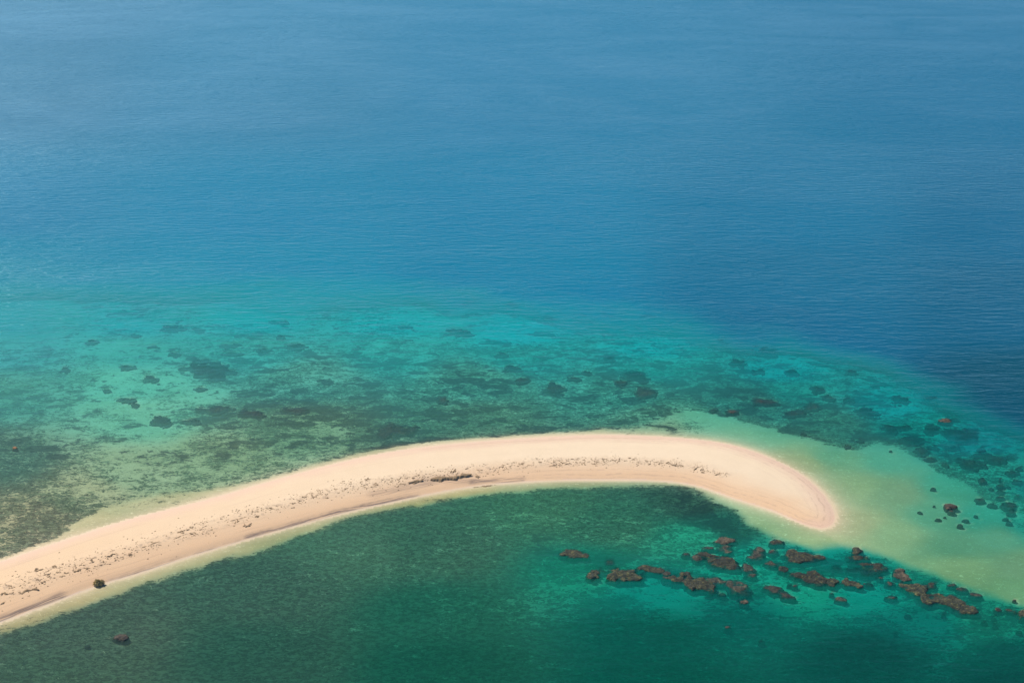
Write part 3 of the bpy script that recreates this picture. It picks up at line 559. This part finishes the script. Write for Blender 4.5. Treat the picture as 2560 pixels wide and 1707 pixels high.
for u, v, w, lab in [(88,1309,.75,"dark clump of dried seaweed, highest up the sand near the olive bush"),(124,1300,.8,"crescent of dried seaweed up the beach from the olive bush"),(253,1276,.7,"dark seaweed clump at the seaward rim of the drift line, left beach"),(572,1205,1.0,"fat dark seaweed clump hanging below the drift line on the left middle"),(14,1363,1.1,"branching dark seaweed clump near the left edge of the photo"),(75,1352,1.1,"dark seaweed clump lying below left of the olive bush row"),(1044,1080,.95,"curved dark seaweed clump just above the long dark heap"),(1074,1075,.6,"small lens shaped seaweed clump right above the end of the long heap"),(1095,1093,.8,"dark seaweed clump capping the right end of the long dark heap"),(960,1105,.9,"dark seaweed clump at the left end of the long dark heap"),(1394,1055,.6,"dark flat seaweed clump on the far right upper beach"),(1535,1062,.6,"dark seaweed clump near where the drift line bends to the hook"),(1600,1073,.6,"streaky seaweed clump at the start of the hook"),(1650,1087,.6,"last streaky seaweed clump before the bare tip of the hook")]:
    clump(u, v, w, random.randrange(12), lab)
# long dark heaps
def heap(pts, w, h, label, name="seaweed_heap", seed=0):
    P = poly(smooth_poly(pts), .5); x0, y0 = P.min(0)-w*2; x1, y1 = P.max(0)+w*2
    gx = np.arange(x0, x1, .09); gy = np.arange(y0, y1, .09); xx, yy = np.meshgrid(gx, gy)
    d, s = seg_dist(xx, yy, P); L = s.max(); F = 1-d/(w*(.45+.75*vnoise(s/1.3, s*0, seed)))/np.clip(np.minimum(s, L-s)/1.0+.3, .3, 1)+fbm(xx/.5, yy/.5, 3, seed)*.95
    Z = height(xx, yy)-.04+h*sstep(0, .7, F)+.05*fbm(xx/.25, yy/.25, 2, seed); keep = F > -.02
    kc = keep[:-1, :-1] & keep[1:, :-1] & keep[:-1, 1:] & keep[1:, 1:]
    c = P.mean(0); o = grid_mesh(name, xx-c[0], yy-c[1], Z, MAT_WEED, kc); o.location = (c[0], c[1], 0)
    return tag(o, label, "seaweed", "dried seaweed clumps along the drift line")
heap([(990,1101),(1020,1098),(1042,1096),(1062,1091),(1083,1089)], .55, .3, "long dark heap of dried seaweed, the biggest on the beach", seed=1)
heap([(938,1109),(955,1105),(972,1103)], .35, .2, "short dark heap of dried seaweed left of the biggest heap", seed=2)
heap([(1085,1111),(1110,1108),(1140,1105)], .22, .10, "thin dark seaweed strand at the waterline below the biggest heap", seed=3)
heap([(318,1262),(345,1252),(368,1244)], .16, .07, "thin seaweed strand on the left beach, above the olive bush", seed=4)
heap([(395,1240),(420,1230),(448,1222)], .15, .07, "thin seaweed strand on the left beach, second from the olive bush", seed=5)
heap([(520,1200),(545,1193),(570,1186)], .14, .07, "thin seaweed strand left of the fat dark clump", seed=6)
# loose litter too small to count
lx, ly, lz, ls = [], [], [], []
for k in range(2200):
    u = random.uniform(-60, 1670); sprd = float(np.interp(u, [0, 300, 640, 1000, 1300, 1680], [24, 19, 14, 14, 11, 6]))
    v = dv(max(u, 0))+(-u*.33 if u < 0 else 0)+random.gauss(0, 1)*sprd*.7
    if vnoise(np.array(u/14.), np.array(v/9.), 5) < .42: continue
    x, y = ground(u, v, .55); lx.append(float(x)); ly.append(float(y)); ls.append(random.uniform(.03, .085))
lx, ly, ls = map(np.array, (lx, ly, ls)); lz = height(lx, ly)
vs, fs = [], []
for x, y, z, s in zip(lx, ly, lz, ls):
    b = len(vs); a = random.uniform(0, 3.14); c_, s_ = math.cos(a), math.sin(a)
    for px, py, pz in ((-2.2, 0, -.2), (0, -.8, .15), (2.2, .1, -.2), (0, .9, .1), (0, 0, .9)):
        vs.append((x+(px*c_-py*s_)*s, y+(px*s_+py*c_)*s, z+pz*s))
    fs += [(b, b+1, b+4), (b+1, b+2, b+4), (b+2, b+3, b+4), (b+3, b, b+4)]
me = bpy.data.meshes.new("seaweed_litter"); me.from_pydata(vs, [], fs); me.materials.append(MAT_WEED)
lit = bpy.data.objects.new("seaweed_litter", me); COL.objects.link(lit)
tag(lit, "loose brown seaweed litter strewn along the crest of the sand spit", "seaweed litter", kind="stuff")

# ------------------------------------------------------------------ the one bush on the beach
def bush():
    x, y = [float(a) for a in ground(226, 1337, .25)]; z = float(height(np.array(x), np.array(y)))
    root = bpy.data.objects.new("bush", None); COL.objects.link(root); root.location = (x, y, z-.03)
    t = NT("bush leaves"); rn = t.noise(t.pos(), 5, 3)
    s = t.n("ShaderNodeBsdfPrincipled", {'Base Color': t.mix(t.map(rn, .3, .7), (.34, .25, .08), (.62, .46, .18)), 'Roughness': .8}); t.t.links.new(s.outputs[0], t.out.inputs[0])
    t2 = NT("bush stems"); s2 = t2.n("ShaderNodeBsdfPrincipled", {'Base Color': (.11, .07, .04, 1), 'Roughness': .9}); t2.t.links.new(s2.outputs[0], t2.out.inputs[0])
    v, f = [], []
    for k in range(2400):
        th = random.uniform(0, 2*math.pi); ph = math.acos(random.uniform(0, 1)); rr = random.uniform(.62, 1.0)
        lump = 1+.20*math.sin(3*th+1)*math.sin(ph*2)+.12*math.sin(7*th+ph*5)
        c = Vector((.64*rr*lump*math.sin(ph)*math.cos(th), .50*rr*lump*math.sin(ph)*math.sin(th), .10+.52*rr*lump*math.cos(ph)))
        q_ = Vector((random.gauss(0, 1), random.gauss(0, 1), random.gauss(0, 1))).normalized(); p_ = q_.orthogonal().normalized(); b_ = q_.cross(p_)
        L, W = random.uniform(.05, .09), random.uniform(.02, .035); i = len(v)
        v += [c-p_*L, c-b_*W, c+p_*L, c+b_*W]; f.append((i, i+1, i+2, i+3))
    m_ = bpy.data.meshes.new("foliage"); m_.from_pydata(v, [], f); m_.materials.append(t.m)
    fo = bpy.data.objects.new("foliage", m_); COL.objects.link(fo); fo.parent = root
    v, f = [], []
    for k in range(16):
        th = random.uniform(0, 2*math.pi); e = Vector((.5*math.cos(th), .4*math.sin(th), random.uniform(.2, .5))); sd_ = Vector((-math.sin(th), math.cos(th), 0))*.02; i = len(v)
        v += [-sd_, sd_, Vector((0, 0, .04)), e-sd_*.3, e+sd_*.3, e+Vector((0, 0, .012))]; f += [(i, i+1, i+4, i+3), (i+1, i+2, i+5, i+4), (i+2, i, i+3, i+5)]
    m_ = bpy.data.meshes.new("stem"); m_.from_pydata(v, [], f); m_.materials.append(t2.m)
    st_ = bpy.data.objects.new("stem", m_); COL.objects.link(st_); st_.parent = root
    tag(root, "single low rounded olive brown bush on the lagoon edge of the beach", "bush")
bush()

# ------------------------------------------------------------------ sea
# sea surface
C = LOOK[..., :3]
sh = 1-np.exp(-off/np.where(dU < dL, 2.1, 1.3)); sh = (sh*sstep(0, .6, off))[..., None]
shq = sh[..., 0]
Cw = np.clip(C, 1e-4, 1)
tint = np.clip(np.sqrt(Cw/SAND_SHOWN), .02, 1)
tint = 1-(1-tint)*sh
qq = 1-(1-q)*shq
turb = 1-np.sqrt(qq)
body = np.clip((1+np.sqrt(q))[..., None]*Cw/LIGHT, 0, .95)
dd = np.maximum(-H, .02); thin = np.clip(-TOP/dd, 0.0, 1.0); thin = np.where(TOP > -50, thin, 1.0)[..., None]
tint = tint**(.15+.85*thin); turb = turb*(.15+.85*thin[..., 0])
chop = np.clip(.10+sstep(.9, .1, q)*.9, 0, 1)*sstep(0, 6, off)
chop = np.where(V0 > 1100, np.minimum(chop, .35), chop)
allin = (sd_spit > 1.0); allc = allin[:-1, :-1] & allin[1:, :-1] & allin[:-1, 1:] & allin[1:, 1:]
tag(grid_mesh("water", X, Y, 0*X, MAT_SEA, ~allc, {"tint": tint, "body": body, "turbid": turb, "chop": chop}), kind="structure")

# ------------------------------------------------------------------ haze: even, thin air over the whole bay
t = NT("thin sea haze")
vol = t.n("ShaderNodeVolumePrincipled", {'Color': (.16, .56, .92, 1), 'Density': .00026, 'Anisotropy': .2}); t.t.links.new(vol.outputs[0], t.out.inputs['Volume'])
e = GX[-1]+60; z0, z1 = float(H.min())-1, CAMH+12
me = bpy.data.meshes.new("haze"); y0_, y1_ = GY[0]-60, GY[-1]+60
me.from_pydata([(-e, y0_, z0), (e, y0_, z0), (e, y1_, z0), (-e, y1_, z0), (-e, y0_, z1), (e, y0_, z1), (e, y1_, z1), (-e, y1_, z1)], [], [(3, 2, 1, 0), (4, 5, 6, 7), (0, 1, 5, 4), (1, 2, 6, 5), (2, 3, 7, 6), (3, 0, 4, 7)])
me.materials.append(t.m); hz = bpy.data.objects.new("haze", me); COL.objects.link(hz)
tag(hz, "thin blue haze lying over the open sea toward the horizon", "haze", kind="stuff")
